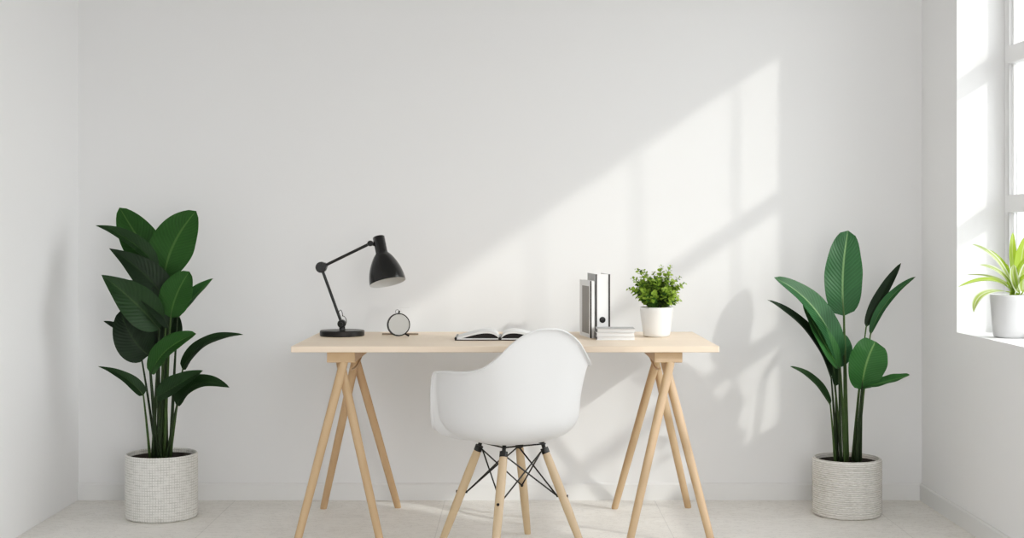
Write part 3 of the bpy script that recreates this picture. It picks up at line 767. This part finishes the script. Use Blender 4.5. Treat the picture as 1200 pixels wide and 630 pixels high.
for (dx, dy, dz, h) in ((0.02,-0.14,0.06,0.09), (0.0,0.10,0.10,0.12), (0.03,-0.08,0.13,0.14)):
    P0 = Vector((sxc+0.01, SD+dy*0.1, WZ0+0.165)); P1 = P0 + Vector((dx*0.2, dy*0.5, h)); P2 = P0 + Vector((dx, dy, dz))
    m = blade(P0, P1, P2, 0.028, (-0.7, -0.3, 0.5), fold=0.25, a=0.8, pw=0.6); lf = m.build('leaf', M['lime'], sp2, smooth=True, angle=180)
    m = MB(); m.tube([P0-Vector((0,0,0.02)), P0, bez(P0, P1, P2, 0.08)], [0.004, 0.003, 0.001], 8); m.build('leaf_stalk', M['lime'], lf, smooth=True)

# ------------------------------------------------------------------ light
WORLD_LO, WORLD_HI, SUN, FILL, GROUND = 0.95, 7.4, 1.65, 50, 0.12
w = bpy.data.worlds.new('World'); bpy.context.scene.world = w; w.use_nodes = True
wt = w.node_tree; bg = wt.nodes['Background']; bg.inputs[0].default_value = (0.98, 0.99, 1.0, 1)
gx = N(wt, 'ShaderNodeSeparateXYZ'); wt.links.new(N(wt, 'ShaderNodeTexCoord').outputs['Generated'], gx.inputs[0])
mr = N(wt, 'ShaderNodeMapRange', interpolation_type='SMOOTHSTEP')      # bright overcast sky on the window side
for i, v in ((1, 0.15), (2, 0.85), (3, WORLD_LO), (4, WORLD_HI)): mr.inputs[i].default_value = v
wt.links.new(gx.outputs[0], mr.inputs[0])
mz = N(wt, 'ShaderNodeMapRange', interpolation_type='SMOOTHSTEP')      # the ground outside is darker than the sky
for i, v in ((1, -0.25), (2, 0.25), (3, GROUND), (4, 1.0)): mz.inputs[i].default_value = v
wt.links.new(gx.outputs[2], mz.inputs[0])
wt.links.new(mathn(wt, 'MULTIPLY', mr.outputs[0], mz.outputs[0]), bg.inputs[1])
sun = bpy.data.lights.new('Sun', 'SUN'); sun.energy = SUN; sun.angle = math.radians(1.6); sun.color = (1.0, 0.965, 0.90)
so = bpy.data.objects.new('Sun', sun); C.objects.link(so)
sd = Vector((-0.618, 0.47, -0.42)); so.rotation_euler = sd.to_track_quat('-Z', 'Y').to_euler(); so.location = (4, 3, 4)
def area(name, loc, target, sx, sy, power, col=(1,1,1)):
    l = bpy.data.lights.new(name, 'AREA'); l.shape = 'RECTANGLE'; l.size = sx; l.size_y = sy; l.energy = power; l.color = col
    o = bpy.data.objects.new(name, l); C.objects.link(o); o.location = loc
    o.rotation_euler = (Vector(target) - Vector(loc)).to_track_quat('-Z', 'Y').to_euler(); return o
area('FillLight', (1.3, -0.4, 1.3), (-0.7, 5.8, 0.5), 1.4, 2.4, FILL, (1, 0.985, 0.96))  # added fill lamp behind the camera, not a lamp of this room

# ------------------------------------------------------------------ camera
cd = bpy.data.cameras.new('Camera'); cam_o = bpy.data.objects.new('Camera', cd); C.objects.link(cam_o)
cam_o.location = (0, 0, H); cam_o.rotation_euler = (PI/2, 0, 0)
cd.sensor_width = 36; cd.lens = F/1200*36; cd.shift_x = -(VX-600)/1200; cd.shift_y = -(315-VY)/1200
cd.clip_start = 0.05
bpy.context.scene.camera = cam_o
vs = bpy.context.scene.view_settings
vs.view_transform = 'Standard'; vs.look = 'None'; vs.exposure = 0; vs.gamma = 1
vs.use_curve_mapping = True            # soft photographic tone curve
cmap = vs.curve_mapping; crv = cmap.curves[3]
for x, y in ((0.03, 0.027), (0.10, 0.118), (0.30, 0.375), (0.60, 0.665), (0.80, 0.835)): crv.points.new(x, y)
cmap.update()
